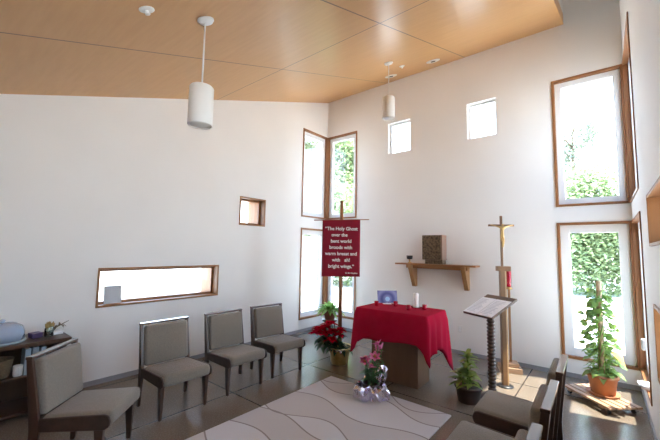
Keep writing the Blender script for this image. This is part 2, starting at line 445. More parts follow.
def tree(name, label, loc, rx, z0, z1, n, size, m, seed, cat='tree', group=None, trunk_r=.13, lumps=9):
    t = thing(name, label, cat, loc, 0, group)
    if name == 'garden_tree':
        mb = MB().tube([(0, 0, 0), (.06, .03, z0 * .6), (0, .05, z0 + (z1 - z0) * .35), (.1, 0, z0 + (z1 - z0) * .8)], [trunk_r, trunk_r * .8, trunk_r * .6, trunk_r * .2])
        for a in range(5):
            an = a * 1.3; hz = z0 + (z1 - z0) * (.2 + .1 * a)
            mb.tube([(0, 0, hz - .4), (rx * .3 * math.cos(an), rx * .3 * math.sin(an), hz + .3), (rx * .6 * math.cos(an), rx * .6 * math.sin(an), hz + .8)], [.06, .045, .02], 6)
        mb.build('trunk', M['bark'], t)
    else:
        mb = MB()
        for a in range(4): mb.tube([(0, 0, 0), (.3 * math.cos(a * 1.6), .3 * math.sin(a * 1.6), z1 * .4), (.5 * math.cos(a * 1.6), .5 * math.sin(a * 1.6), z1 * .7)], [.05, .04, .015], 6)
        mb.build('stem', M['bark'], t)
    crown(n, rx, rx, z0, z1, size, seed, lumps).build('crown', m, t)
    return t
GZ = -.16
cam_xy = (5.056, -6.063)
b0 = tree('garden_shrub', 'broad pale green shrub outside, filling the tall lower window behind the climbing plant', (4.7, 15.4, GZ), 3.1, -.6, 7.0, 20000, .21, M['tree_leaf'], 3, 'shrub', 'shrubs along the far edge of the paving', lumps=42)
dup(b0, (cam_xy[0] + 18.8 * math.cos(R(129.5)), cam_xy[1] + 18.8 * math.sin(R(129.5)), GZ), 2.3, 'broad pale green shrub outside, seen through the corner windows around the banner', scale=(1.05, 1.05, .9))
t0 = tree('garden_tree', 'grey-green sparse tree outside, behind the pale upper tall window nearest its jamb', (3.6, 22.0, GZ), 2.3, 5.6, 13.6, 3800, .22, M['tree_leaf_grey'], 11, group='trees beyond the paving')
dup(t0, (7.7, 21.5, GZ), 4.0, 'grey-green sparse tree outside, behind the upper tall window by its corner post', scale=(.95, .95, .95))
t1 = tree('garden_tree', 'leafy tall tree outside, filling the upper corner window above the banner', (cam_xy[0] + 25 * math.cos(R(127)), cam_xy[1] + 25 * math.sin(R(127)), GZ), 2.6, 2.6, 11.2, 12000, .26, M['tree_leaf'], 21, group='trees beyond the paving', lumps=24)
dup(t1, (cam_xy[0] + 30.5 * math.cos(R(132.6)), cam_xy[1] + 30.5 * math.sin(R(132.6)), GZ), 2, 'leafy tall tree outside, filling the upper corner window nearest the chairs', scale=(1.05, 1.05, 1.1))
struct(MB().box(W + T, W + T + 1.1, -7.6, -4.3, 3.78, 3.88).build('trim_added_sunshade', M['eave']))  # unseen slab added to keep direct sun out of the side window
# timber eaves outside the glazed corners
struct(MB().box(-.8, W - .2, T, .8, 4.62, 4.72).build('trim_eave_back', M['eave']))
struct(MB().box(-.8, -T, -6.5, T, 4.62, 4.72).build('trim_eave_left', M['eave']))

# ------------------------------------------------------------------ ceiling fittings
slope = math.atan(.34)
TILT = Matrix.Rotation(slope, 4, 'X')
def pendant(x, y, ztop, zbot, label):
    zc = CE(y)
    t = thing('pendant_lamp', label, 'pendant lamp', (x, y, zc), 0, 'pendant lamps hung from the plywood ceiling')
    MB().lathe([(0, 0), (.068, 0), (.070, -.012), (.056, -.028), (.02, -.036), (0, -.036)], 28, TILT).build('canopy', M['white'], t)
    MB().tube([(0, 0, -.02), (0, 0, ztop - zc + .02)], .0075).build('rod', M['white'], t)
    s = MB().lathe([(0, ztop - zc), (0.089, ztop - zc), (0.099, ztop - zc - .012), (0.099, zbot - zc + .008), (0.094, zbot - zc),
                    (0.087, zbot - zc + .004), (0.087, zbot - zc + .03), (0, zbot - zc + .03)], 36).build('shade', M['shade'], t)
    MB().lathe([(0, zbot - zc + .012), (.09, zbot - zc + .012), (.09, zbot - zc + .02), (0, zbot - zc + .02)], 32).build('diffuser', M['wax'], s)
pendant(2.458, -4.63, 3.105, 2.765, 'larger-looking white cylinder pendant hanging low before the chairs wall')
pendant(2.442, -1.415, 4.215, 3.86, 'far white cylinder pendant hanging beside a small square window')
def fitting(name, x, y, label, cat, r, bulb):
    t = thing(name, label, cat, (x, y, CE(y)), 0, cat + 's set in the ceiling')
    MB().lathe([(0, .002), (r, .002), (r, -.006), (r * .75, -.014), (r * .55, -.010), (0, -.010)], 24, TILT).build('trim_plate', M['white'], t)
    if bulb: MB().lathe([(0, -.008), (r * .28, -.010), (r * .25, -.022), (r * .15, -.030), (r * .34, -.033), (r * .34, -.037), (0, -.037)], 14, TILT).build('head', M['brass'] if bulb == 2 else M['white'], t)
    else: MB().lathe([(0, -.009), (r * .38, -.010), (r * .3, -.015), (0, -.015)], 16, TILT).build('lens', M['black'], t)
fitting('ceiling_sprinkler', 2.41, -5.085, 'sprinkler head in the ceiling close by the nearer pendant', 'sprinkler', .055, 1)
fitting('ceiling_sprinkler', 2.437, -.935, 'small sprinkler head in the ceiling just beyond the far pendant', 'sprinkler', .05, 1)
fitting('recessed_spotlight', 1.986, -.511, 'white recessed spotlight behind the rod of the far pendant', 'ceiling spotlight', .115, 0)
fitting('recessed_spotlight', 2.835, -.535, 'white recessed spotlight nearer the two small square windows', 'ceiling spotlight', .115, 0)

# ------------------------------------------------------------------ chairs (facing +X, origin on the floor)
def make_chair(label, loc, rz, group):
    t = thing('upholstered_chair', label, 'chair', loc, rz, group)
    H = .876
    post = [(-.268, 0), (-.230, 0), (-.188, .33), (-.205, .46), (-.280, H - .012), (-.322, H - .012), (-.272, .44), (-.262, .33)]
    for s in (-1, 1):
        y0, y1 = sorted((s * .277, s * .248))
        MB().prism(post, 'y', y0, y1, bev=.003).build('leg', M['chairwood'], t)          # rear leg and back post in one board
    for s in (-1, 1):
        b = bmesh.new(); mb = MB()
        yo = s * .247
        vs = []
        for z, hx, hy in ((0, .017, .015), (.365, .037, .022)):
            for dx, dy in ((-1, -1), (1, -1), (1, 1), (-1, 1)):
                vs.append(b.verts.new((.230 + dx * hx + (z == 0) * .012, yo - s * .004 + dy * hy, z)))
        b.faces.new(vs[3::-1]); b.faces.new(vs[4:8])
        for i in range(4): b.faces.new((vs[i], vs[(i + 1) % 4], vs[4 + (i + 1) % 4], vs[4 + i]))
        bmesh.ops.bevel(b, geom=b.edges[:], offset=.003, segments=1, affect='EDGES')
        bmesh.ops.recalc_face_normals(b, faces=b.faces[:])
        mb._add(b); mb.build('leg', M['chairwood'], t)
    f = MB()
    f.box(-.22, .255, -.235, .235, .322, .345, .004)
    f.build('seat_frame', M['chairwood'], t)
    c = MB().box(-.205, .325, -.258, .258, .335, .452, .042, seg=4)
    def dip(mb):
        for v in mb.bm.verts:
            v.co.z += .10 * (v.co.x - .3) * (.5 if v.co.z > .4 else 0.0)
            if v.co.z > .42: v.co.z += .014 * (1 - (v.co.y / .27) ** 2)
        for fc in mb.bm.faces: fc.smooth = True
    dip(c); c.build('seat_cushion', M['fabric'], t)
    for s in (-1, 1):                                   # cheeks closing the seat ends, their brown darkened to carry shade
        y0, y1 = sorted((s * .256, s * .276))
        c = MB().prism([(-.20, .322), (.275, .322), (.312, .345), (.322, .385), (.305, .428), (.27, .440), (0.05, .432), (-.20, .420)], 'y', y0, y1, bev=.006)
        c.build('seat_cheek', M['cheek'], t)
    c = MB().box(-.03, .045, -.244, .244, 0, .43, .026, seg=4)
    for v in c.bm.verts:
        if v.co.x > 0: v.co.x += .014 * (1 - (v.co.y / .25) ** 2)
    for fc in c.bm.faces: fc.smooth = True
    c.bm.transform(Matrix.Translation((-.215, 0, .430)) @ Matrix.Rotation(R(-7.5), 4, 'Y'))
    c.build('back_cushion', M['fabric'], t)
    MB().box(-.326, -.276, -.280, .280, H - .014, H + .008, .004).build('top_rail', M['rail'], t)
    return t
G1 = 'chairs along the slot window wall'; G2 = 'chairs facing the rug from the crank window side'
ch = make_chair('taupe upholstered chair with walnut frame nearest the corner windows', (1.275, -2.60, 0), R(-6), G1)
dup(ch, (1.275, -3.33, 0), R(-2), 'taupe upholstered walnut chair, middle one of three below the slot window', G1)
dup(ch, (1.27, -4.12, 0), R(-1), 'taupe upholstered walnut chair standing under the far end of the slot window', G1)
dup(ch, (1.60, -5.03, 0), R(45), 'taupe upholstered walnut chair turned at an angle before the low bookcase', G1)
dup(ch, (4.455, -2.74, 0), R(181), 'taupe chair closest to the lectern, seen from behind', G2)
dup(ch, (4.455, -3.50, 0), R(181), 'taupe chair seen from behind, second back from the lectern', G2)
dup(ch, (4.455, -4.27, 0), R(181), 'chair mostly out of view, third back from the lectern', G2)

# ------------------------------------------------------------------ rug
r = MB().box(-.83, .83, -1.25, 1.25, 0, .016, .006).build('rug', M['rug'], None, (2.875, -3.555, 0), R(-.5))
tag(r, 'grey area rug with taupe bands and thin wavy lines on the concrete floor', 'rug')

# ------------------------------------------------------------------ altar
ax, ay = 2.80, -1.715
a = thing('altar_table', 'wooden pedestal altar under a crimson cloth', 'altar', (ax, ay, 0), R(1.5))
MB().box(-.34, .34, -.19, .19, 0, .90, .004).build('pedestal', M['altarwood'], a)
MB().box(-.49, .50, -.31, .31, .90, .938, .004).build('tabletop', M['altarwood'], a)
def altar_cloth():
    x0, x1, y0, y1 = -.505, .515, -.325, .325; zt = .947
    # perimeter: go round counter-clockwise from the front left corner; hem height per key (parameter 0..4)
    keys = [(0, .335), (.03, .36), (.07, .50), (.14, .545), (.5, .565), (.88, .595), (.945, .54), (.97, .42), (1.0, .36), (1.06, .40), (1.16, .49), (1.5, .50), (1.68, .46), (1.86, .36), (1.95, .20), (2.0, .13),
            (2.08, .36), (2.2, .52), (2.7, .53), (2.9, .47), (3.0, .33), (3.08, .44), (3.3, .52), (3.7, .52), (3.93, .46), (4.0, .335)]
    def hem(u):
        for (a_, za), (b_, zb) in zip(keys, keys[1:]):
            if a_ <= u <= b_:
                f = (u - a_) / (b_ - a_); f = f * f * (3 - 2 * f); return za + (zb - za) * f
        return keys[-1][1]
    per = []
    N = (44, 30, 44, 30)
    cs = [(x0, y0), (x1, y0), (x1, y1), (x0, y1)]
    for e in range(4):
        p, q = cs[e], cs[(e + 1) % 4]
        for i in range(N[e]):
            f = i / N[e]; per.append((p[0] + (q[0] - p[0]) * f, p[1] + (q[1] - p[1]) * f, e + f))
    bm = bmesh.new(); top = [bm.verts.new((x, y, zt)) for x, y, u in per]
    mid = (x0 + x1) / 2, (y0 + y1) / 2
    inner = bm.faces.new(top); inner.smooth = False
    prev = top; n = len(per); rows = 12
    for r_ in range(1, rows + 1):
        t_ = r_ / rows; cur = []
        for (x, y, u) in per:
            h = hem(u); z = zt - (zt - h) * t_
            e = int(u) % 4; f = u - int(u)
            nx, ny = ((0, -1), (1, 0), (0, 1), (-1, 0))[e]
            w = min(f, 1 - f)                         # distance from a corner
            if w < .12:
                en = ((0, -1), (1, 0), (0, 1), (-1, 0))[(e + 1) % 4] if f > .5 else ((0, -1), (1, 0), (0, 1), (-1, 0))[(e - 1) % 4]
                k_ = .5 * (1 - w / .12); nx, ny = nx * (1 - k_) + en[0] * k_, ny * (1 - k_) + en[1] * k_
            fall = (zt - z)
            out = .012 + .03 * min(1, fall / .12) + .05 * fall * (1.2 if w < .1 else .35)
            out += (.010 + .020 * (1 - w)) * t_ * math.sin(u * 17 + 1.3 * math.sin(u * 5)) 
            # corner folds pinch inwards either side of the corner point
            out += .045 * t_ * math.exp(-((w - .0) / .03) ** 2) - .022 * t_ * math.exp(-((w - .09) / .035) ** 2)
            if r_ == 1: z = zt - .012; out = .012
            cur.append(bm.verts.new((x + nx * out, y + ny * out, z)))
        for i in range(n):
            bm.faces.new((prev[i], prev[(i + 1) % n], cur[(i + 1) % n], cur[i])).smooth = True
        prev = cur
    bmesh.ops.recalc_face_normals(bm, faces=bm.faces[:])
    mb = MB(); mb.bm.free(); mb.bm = bm
    return mb
c = altar_cloth().build('altar_cloth', M['red'], None, (ax, ay, 0), R(1.5), solid=.005)
tag(c, 'crimson cloth draped over the wooden altar, corners hanging down', 'altar cloth')
ZA = .951
# picture standing at the back left of the altar
p = thing('framed_picture', 'small violet-blue picture propped upright on the altar cloth', 'picture', (2.50, -1.53, ZA + .012), R(44))
tl = Matrix.Rotation(R(-12), 4, 'X')
o = MB().box(-.150, .150, -.004, .004, -.09, .09, .001).build('print', M['picture'], p); o.location = (0, .018, .095); o.rotation_euler.x = R(-12)
MB().box(-.06, .06, -.005, .06, -.012, -.006).prism([(.015, .0), (.060, -.008), (.050, .12), (.045, .12)], 'x', -.012, .012).build('easel', M['paper'], p)
# pillar candle
cn = thing('pillar_candle', 'thick white pillar candle on the altar cloth', 'candle', (2.935, -1.49, ZA))
MB().lathe([(0, 0), (.036, 0), (.037, .006), (.037, .192), (.033, .199), (.012, .194), (0, .192)], 24).build('wax', M['wax'], cn)
MB().tube([(0, 0, .19), (.002, 0, .212)], .0025).build('wick', M['black'], cn)
MB().lathe([(0, -.001), (.05, -.001), (.055, .006), (.05, .008), (0, .006)], 24).build('dish', M['jarglass'], cn)
emb = MB()
for z in (.06, .085, .105, .125): emb.tube([(.0375 * math.cos(-1.6 + f * .35), .0375 * math.sin(-1.6 + f * .35), z + .012 * math.sin(f * 3)) for f in (-1, -.4, .2, .8)], .002, 5)
emb.build('emblem', M['ink'], cn)
def votive(x, y, label):
    v = thing('votive_candle', label, 'votive candle', (x, y, ZA), 0, 'red glass votives on the altar')
    MB().lathe([(0, 0), (.024, 0), (.028, .004), (.033, .066), (.030, .066), (.026, .03), (0, .028)], 20).build('cup', M['redglass'], v)
    MB().lathe([(0, .028), (.025, .028), (.026, .042), (0, .044)], 16).build('wax', M['wax'], v)
votive(2.456, -1.775, 'red glass votive beneath the picture, nearest the banner')
votive(2.672, -1.60, 'red glass votive standing beside the picture, towards the candle')
votive(2.955, -1.765, 'red glass votive in front of the white pillar candle')
votive(3.10, -1.575, 'red glass votive past the white pillar candle, nearest the crucifix')

# ------------------------------------------------------------------ shelf with tabernacle
s = thing('wall_shelf', 'brown wooden wall shelf on two tapered brackets behind the altar', 'shelf', (2.66, 0, 1.09))
def rel(o): return o
MB().box(-.72, .745, -.262, 0, .405, .433, .004).build('board', M['shelfwood'], s)
MB().box(-.52, .60, -.20, -.165, .345, .405, .003).build('apron', M['shelfwood'], s)
for x in (-.415, .545):
    MB().prism([(0, 0), (-.075, 0), (-.252, .35), (-.252, .405), (0, .405)], 'x', x - .042, x + .030, bev=.003).build('bracket', M['oak'], s)
ta = thing('tabernacle', 'dark hammered bronze tabernacle box on the wall shelf', 'tabernacle', (2.655, -.125, 1.523))
MB().box(-.135, .185, -.085, .085, 0, .075, .003).build('plinth', M['bronze'], ta)
MB().box(-.172, .195, -.115, .105, .075, .515, .004).build('case', M['copper'], ta)
d = MB().box(-.170, .170, -.127, -.115, .08, .51, .004).build('door', M['bronze'], ta)
cu = thing('small_chalice', 'small black cup on a gold stem near the end of the wall shelf', 'cup', (2.19, -.15, 1.523))
MB().lathe([(0, .068), (.02, .068), (.052, .075), (.060, .14), (.055, .14), (.045, .08), (0, .076)], 24).build('bowl', M['black'], cu)
MB().lathe([(0, 0), (.042, 0), (.038, .010), (.012, .022), (.012, .045), (.02, .052), (.012, .060), (.02, .07), (0, .07)], 20).build('stem', M['brass'], cu)

ol = thing('wall_outlet', 'white wall outlet low on the wall between altar and lectern', 'outlet', (3.056, 0, .42))
MB().box(-.036, .036, -.007, 0, -.058, .058, .003).build('plate', M['white'], ol)
MB().box(-.017, .017, -.010, -.006, .008, .040, .003).box(-.017, .017, -.010, -.006, -.040, -.008, .003).build('socket', M['vinyl'], ol)

# ------------------------------------------------------------------ processional crucifix and sanctuary lamp
cr = thing('standing_crucifix', 'tall processional crucifix with brass figure on a pale wooden post', 'crucifix', (3.965, -1.015, 0), R(36))
MB().lathe([(0, 0), (.10, 0), (.10, .012), (.05, .02), (0, .02)], 28).build('foot', M['black'], cr)
MB().box(-.036, .022, -.03, .03, .015, 1.50, .003).build('post', M['crosswood'], cr)
MB().box(.022, .040, -.03, .03, .015, 1.50, .002).build('edge_strip', M['palewood'], cr)
MB().box(-.075, .105, -.03, .035, 1.50, 1.565, .004).build('crosspiece', M['crosswood'], cr)
MB().box(-.014, .014, -.012, .012, 1.56, 2.25, .002).build('upright', M['crosswood'], cr)
MB().box(-.17, .17, -.013, .011, 2.105, 2.133, .002).build('crossbar', M['crosswood'], cr)
def corpus(parent):
    V = [(0, 0, 0), (0, -.004, .05), (0, -.006, .095), (0, -.008, .118), (.002, -.014, .136), (.004, -.016, .155),
         (-.045, -.004, .112), (-.095, .004, .128), (-.15, .010, .142), (.045, -.004, .112), (.095, .004, .128), (.15, .010, .142),
         (-.013, -.006, -.05), (.002, -.012, -.095), (.0, .004, -.165), (.014, -.006, -.05), (.012, -.010, -.097), (.006, .004, -.168)]
    E_ = [(0, 1), (1, 2), (2, 3), (3, 4), (4, 5), (2, 6), (6, 7), (7, 8), (2, 9), (9, 10), (10, 11), (0, 12), (12, 13), (13, 14), (0, 15), (15, 16), (16, 17)]
    rad = [.020, .018, .022, .010, .014, .012, .011, .008, .006, .011, .008, .006, .014, .011, .007, .014, .011, .007]
    me = bpy.data.meshes.new('figure'); me.from_pydata([(x, y - .03, z + 1.985) for x, y, z in V], E_, [])
    o = bpy.data.objects.new('figure', me); COL.objects.link(o); o.parent = parent
    me.materials.append(M['brass'])
    sk = o.modifiers.new('skin', 'SKIN')
    for i, rr in enumerate(rad): me.skin_vertices[0].data[i].radius = (rr, rr)
    me.skin_vertices[0].data[0].use_root = True
    o.modifiers.new('sub', 'SUBSURF').render_levels = 2
    return o
f = corpus(cr); f['label'] = 'brass figure with arms stretched along the crossbar'
sl = thing('sanctuary_lamp', 'red glass lamp on a thin stand with stacked wooden foot', 'lamp', (3.885, -.33, 0), R(20))
MB().box(-.15, .15, -.13, .13, 0, .075, .006).box(-.11, .11, -.10, .10, .075, .135, .006).build('foot', M['caddywood'], sl)
MB().box(.0, .032, -.016, .016, .13, 1.20, .002).build('post', M['oak'], sl)
MB().lathe([(0, 1.19), (.045, 1.20), (.05, 1.215), (.02, 1.235), (0, 1.235)], 20, Matrix.Translation((.016, 0, 0))).build('tray', M['brass'], sl)
MB().lathe([(0, 1.235), (.034, 1.235), (.038, 1.26), (.038, 1.47), (.034, 1.47), (.034, 1.27), (0, 1.27)], 22, Matrix.Translation((.016, 0, 0))).build('glass', M['redglass'], sl)

# ------------------------------------------------------------------ lectern
le = thing('lectern', 'dark lectern with a spool-turned column and slanted top', 'lectern', (3.94, -1.56, 0), R(-29))
MB().lathe([(0, 0), (.14, 0), (.145, .02), (.125, .045), (.08, .06), (.055, .09), (0, .09)], 36).build('base', M['darkwood'], le)
prof = [(0, .08), (.05, .08)]
z = .10
while z < 1.03:
    prof += [(.034, z), (.048, z + .014), (.048, z + .026), (.034, z + .040)]; z += .042
prof += [(.045, z), (.03, 1.075), (0, 1.075)]
MB().lathe(prof, 20).build('column', M['darkwood'], le)
SL = Matrix.Translation((0, 0, 1.095)) @ Matrix.Rotation(R(26), 4, 'X')
MB().box(-.225, .215, -.225, .225, -.012, .012, .003, SL).build('top', M['lectwood'], le)
MB().box(-.225, .215, -.236, -.224, -.014, .012, .003, SL).build('ledge', M['darkwood'], le)
bk = thing('open_book', 'open white booklet lying on the lectern top', 'booklet', Vector((3.94, -1.56, 1.095)), R(-29))
PT = Matrix.Rotation(R(26), 4, 'X')
for s_ in (-1, 1):
    x0, x1 = sorted((s_ * .004 - .005, s_ * .212 - .005))
    pg = MB().box(x0, x1, -.232, .135, .0135, .0215, .002, PT).build('page', M['paper'], bk)
    tx = MB()
    rnd = random.Random(5 + s_)
    for i in range(11):
        yy = .085 - i * .028; ln_ = rnd.uniform(.09, .16)
        a0 = min(x0, x1) + .022
        tx.box(a0, a0 + ln_, yy, yy + .009, .0212, .0222, 0, PT)
    tx.build('print', M['ink'], pg)

# ------------------------------------------------------------------ banner
yb = R(35)
bn = thing('banner_stand', 'tall wooden pole stand with a thin crossbar holding the maroon banner', 'banner stand', (1.635, -1.56, 0), yb)
MB().lathe([(0, 0), (.085, 0), (.085, .025), (.045, .04), (.035, .08), (0, .08)], 24).build('foot', M['casing'], bn)
MB().tube([(0, 0, .04), (0, 0, 1.4), (0, 0, 2.573)], [.034, .032, .029], 14).build('pole', M['casing'], bn)
MB().tube([(-.46, -.036, 2.237), (.46, -.036, 2.257)], .008, 8).build('crossbar', M['casing'], bn)
def banner_mesh():
    mb = MB(); nx, nz = 20, 24; g = []
    for i in range(nx + 1):
        row = []
        for j in range(nz + 1):
            x = -.315 + .63 * i / nx; z = 2.242 - .928 * j / nz + .02 * (i / nx) * (1 - .6 * j / nz) - .010
            y = .006 * math.sin(i * .55 + j * .12) * (j / nz) - .002
            row.append(mb.bm.verts.new((x, y, z)))
        g.append(row)
    for i in range(nx):
        for j in range(nz): mb.bm.faces.new((g[i][j], g[i + 1][j], g[i + 1][j + 1], g[i][j + 1])).smooth = True
    return mb
ban = thing('banner', 'maroon cloth banner with white lettering hanging from the pole crossbar', 'banner', Vector((1.635, -1.56, 0)) + Matrix.Rotation(yb, 3, 'Z') @ Vector((0, -.045, 0)), yb)
banner_mesh().build('cloth', M['banner'], ban, solid=.004)
def text_mesh(body, size, x, z, parent, align='CENTER', off=.0035):
    cu_ = bpy.data.curves.new('lettering', 'FONT'); cu_.body = body; cu_.size = size; cu_.align_x = align
    cu_.extrude = .0015; cu_.offset = off
    tmp = bpy.data.objects.new('tmp_text', cu_); COL.objects.link(tmp)
    dg = bpy.context.evaluated_depsgraph_get()
    me = bpy.data.meshes.new_from_object(tmp.evaluated_get(dg)); me.name = 'lettering'
    COL.objects.unlink(tmp); bpy.data.objects.remove(tmp); bpy.data.curves.remove(cu_)
    me.transform(Matrix.Translation((x, -.0115, z)) @ Matrix.Rotation(PI / 2, 4, 'X'))
    me.materials.clear(); me.materials.append(M['lettering'])
    return me
ZS = lambda z: 1.75 + (z - 1.75) * .94
lines = [('\u201cThe Holy Ghost', .0, 2.105), ('over the', -.03, 1.995), ('bent world', .0, 1.885), ('broods with', -.005, 1.775),
         ('warm breast and', .0, 1.665), ('with', -.085, 1.555), ('ah!', .115, 1.555), ('bright wings.\u201d', .005, 1.445)]
for body, x, z in lines + [('G. M. Hopkins', .19, 1.345)]:
    small = body.startswith('G.')
    me = text_mesh(body, .034 if small else .077, x * .92, ZS(z - .012), ban, off=.0006 if small else .0018)
    o = bpy.data.objects.new('lettering', me); COL.objects.link(o); o.parent = ban

# ------------------------------------------------------------------ plants
def pot_lathe(r0, r1, h, rim=.012):
    return MB().lathe([(0, 0), (r0, 0), (r0 + .004, .006), (r1 - .004, h - rim * 2.5), (r1 + rim * .6, h - rim * 2.4), (r1 + rim * .6, h), (r1 - .012, h), (r1 - .018, h - .03), (0, h - .03)], 32)
# climbing plant on a wheeled caddy
cad = thing('plant_caddy', 'slatted wooden plant caddy on castors under the climbing plant', 'plant caddy', (4.935, -.80, 0), R(-46))
for i in range(5):
    y = -.165 + i * .0825
    MB().box(-.335, .335, y - .034, y + .034, .068, .090, .004).build('slat', M['caddywood'], cad)
for x in (-.22, .22): MB().box(x - .03, x + .03, -.20, .20, .048, .068, .003).build('bearer', M['caddywood'], cad)
for x in (-.27, .27):
    for y in (-.15, .15):
        MB().tube([(x, y - .012, .024), (x, y + .012, .024)], .024, 16).box(x - .012, x + .012, y - .016, y + .016, .03, .052, .002).build('caster', M['black'], cad)
PX, PY = 4.97, -.74
pl = thing('climbing_plant', 'tall climbing plant on a moss pole in a terracotta pot', 'potted plant', (PX, PY, .091))
MB().lathe([(0, 0), (.145, 0), (.165, .022), (.158, .024), (.14, .010), (0, .010)], 32).build('saucer', M['terracotta'], pl)
pot = pot_lathe(.112, .148, .225, .016).build('pot', M['terracotta'], pl); pot.location.z = .011
MB().lathe([(0, .18), (.128, .182), (.128, .205), (0, .212)], 24).build('soil', M['soil'], pl)
MB().tube([(0, 0, .1), (.005, 0, .8), (.01, 0, 1.335)], [.030, .029, .026], 12).build('moss_pole', M['moss'], pl)
rnd = random.Random(4)
mb = MB(); vine = MB()
for k in range(3):
    pts = []
    for i in range(14):
        a_ = k * 2.1 + i * .75; r_ = .034
        pts.append((r_ * math.cos(a_), r_ * math.sin(a_), .22 + i * .075))
    vine.tube(pts, .006, 6)
for i in range(280):
    f = i / 280
    a_ = i * 2.4 + rnd.uniform(-.4, .4); z = .27 + f * .93 + rnd.uniform(-.03, .03)
    ca = math.cos(a_ + PI / 2 - .15)
    if ca > .86 and i % 3: continue                     # the pole stays in view on the room side
    spread = (.10 if f < .1 else .125 if f < .75 else .075) * rnd.uniform(.35, 1.3)
    bx, by = spread * math.cos(a_), spread * math.sin(a_)
    vine.tube([(.03 * math.cos(a_), .03 * math.sin(a_), z - .02), (bx * .6, by * .6, z + .03), (bx, by, z)], .003, 5)
    L_ = rnd.uniform(.055, .095)
    mb.leaf((bx, by, z), (math.cos(a_ + rnd.uniform(-1, 1)), math.sin(a_ + rnd.uniform(-1, 1)), rnd.uniform(-.9, .5)), (rnd.uniform(-.7, .7), rnd.uniform(-.9, .3), 1), L_, L_ * .95, .15, 'heart', .08)
for i in range(12):   # skirt of leaves over the pot rim
    a_ = i * 2 * PI / 12 + rnd.uniform(-.15, .15); r_ = rnd.uniform(.08, .14); z = rnd.uniform(.24, .30)
    L_ = rnd.uniform(.08, .13)
    vine.tube([(0.05 * math.cos(a_), .05 * math.sin(a_), .23), (r_ * .6 * math.cos(a_), r_ * .6 * math.sin(a_), z + .02), (r_ * math.cos(a_), r_ * math.sin(a_), z)], .0035, 5)
    mb.leaf((r_ * math.cos(a_), r_ * math.sin(a_), z), (math.cos(a_), math.sin(a_), rnd.uniform(-.5, .2)), (0, 0, 1), L_, L_ * .8, .4, 'heart', .12)
mb.build('foliage', M['leaf_pothos'], pl); vine.build('vine', M['leaf_bright'], pl)
yl = MB(); yl.leaf((.12, -.10, .52), (.6, -.6, -.5), (0, 0, 1), .13, .11, .3, 'heart'); yl.leaf((.15, -.06, .47), (.8, -.2, -.8), (0, 0, 1), .10, .08, .3, 'heart')
o = yl.build('yellow_leaf', M['yellow_leaf'], pl); o['label'] = 'yellowed leaves'

# bushy plant in a dark pot
dp = thing('dark_pot_plant', 'bushy yellow-green plant in a dark pot by the lectern', 'potted plant', (3.735, -1.80, 0))
pot_lathe(.115, .150, .19).build('pot', M['darkpot'], dp)
MB().lathe([(0, .15), (.135, .152), (.135, .168), (0, .175)], 24).build('soil', M['soil'], dp)
rnd = random.Random(8); mb = MB(); st = MB()
for cx, cy, zt, n, L0 in ((.0, .0, .53, 20, .16), (-.08, -.03, .31, 18, .17), (.05, -.08, .31, 17, .16), (-.03, .05, .36, 15, .15), (.0, -.02, .42, 15, .16)):
    st.tube([(cx * .5, cy * .5, .15), (cx, cy, zt - .02)], .009, 7)
    for i in range(n):
        a_ = i * 2.4 + cx * 30; up_ = .15 + .9 * i / n
        mb.leaf((cx, cy, zt - .11 + .11 * i / n), (math.cos(a_), math.sin(a_), up_), (0, 0, 1), L0 * rnd.uniform(.75, 1.1), .052, .42, 'strap', .2)
mb.build('foliage', M['leaf_dracaena'], dp); st.build('stem', M['leaf_bright'], dp)

# poinsettia in gold foil, before the banner
po = thing('poinsettia', 'red poinsettia in gold foil at the foot of the banner', 'potted plant', (1.80, -1.78, 0))
rnd = random.Random(12)
wob = lambda k, z: 1 + .045 * math.sin(k * 2.7 + z * 40) + .03 * math.sin(k * 5.1)
MB().lathe([(0, 0), (.120, 0), (.128, .02), (.138, .12), (.155, .19), (.205, .262), (.198, .265), (.140, .20), (0, .20)], 36, None, wob).build('foil_wrap', M['gold'], po)
MB().lathe([(0, .19), (.125, .192), (.125, .212), (0, .216)], 20).build('soil', M['soil'], po)
bow = MB()
for a_, L_ in ((-.2, .2), (2.9, .2), (.5, .15), (3.6, .15), (-.9, .14)): bow.leaf((.05, -.12, .245), (math.cos(a_), math.sin(a_) - .5, .22), (0, 0, 1), L_, .07, .25, 'petal')
o = bow.build('bow', M['silver'], po, solid=.003)
lv = MB(); stm = MB()
heads = []
for i in range(20):
    a_ = i * 2.4; r_ = .04 + .22 * (i / 20) ** .5; heads.append((r_ * 1.05 * math.cos(a_) - .19, r_ * 1.05 * math.sin(a_) - .02, .60 - .75 * r_ + rnd.uniform(-.03, .05)))
heads = [h for h in heads if math.hypot(h[0] + .165, h[1] - .22) > .19]
for (hx, hy, hz) in heads:
    stm.tube([(hx * .2, hy * .2, .2), (hx * .6, hy * .6, (.2 + hz) * .5 + .03), (hx, hy, hz)], .006, 6)
    fl = MB()
    for k in range(9):
        a_ = k * 2 * PI / 9 + hx * 9; lay = k % 2
        fl.leaf((hx, hy, hz + .012 * lay), (math.cos(a_), math.sin(a_), .15 + .3 * lay), (0, 0, 1), (.135 - .03 * lay) * rnd.uniform(.85, 1.15), .075, .28, 'oval', .12)
    for k in range(5):
        fl.lathe([(0, 0), (.007, .004), (.007, .012), (0, .016)], 6, Matrix.Translation((hx + .012 * math.cos(k * 1.26), hy + .012 * math.sin(k * 1.26), hz + .015)))
    fl.build('flower', M['redbract'], po)
    for k in range(7):
        a_ = k * .9 + hy * 20; zz = hz - .06 - .03 * k
        if zz < .24: continue
        lv.leaf((hx * .8, hy * .8, zz), (math.cos(a_), math.sin(a_), -.1), (0, 0, 1), .13, .07, .45, 'oval', .12)
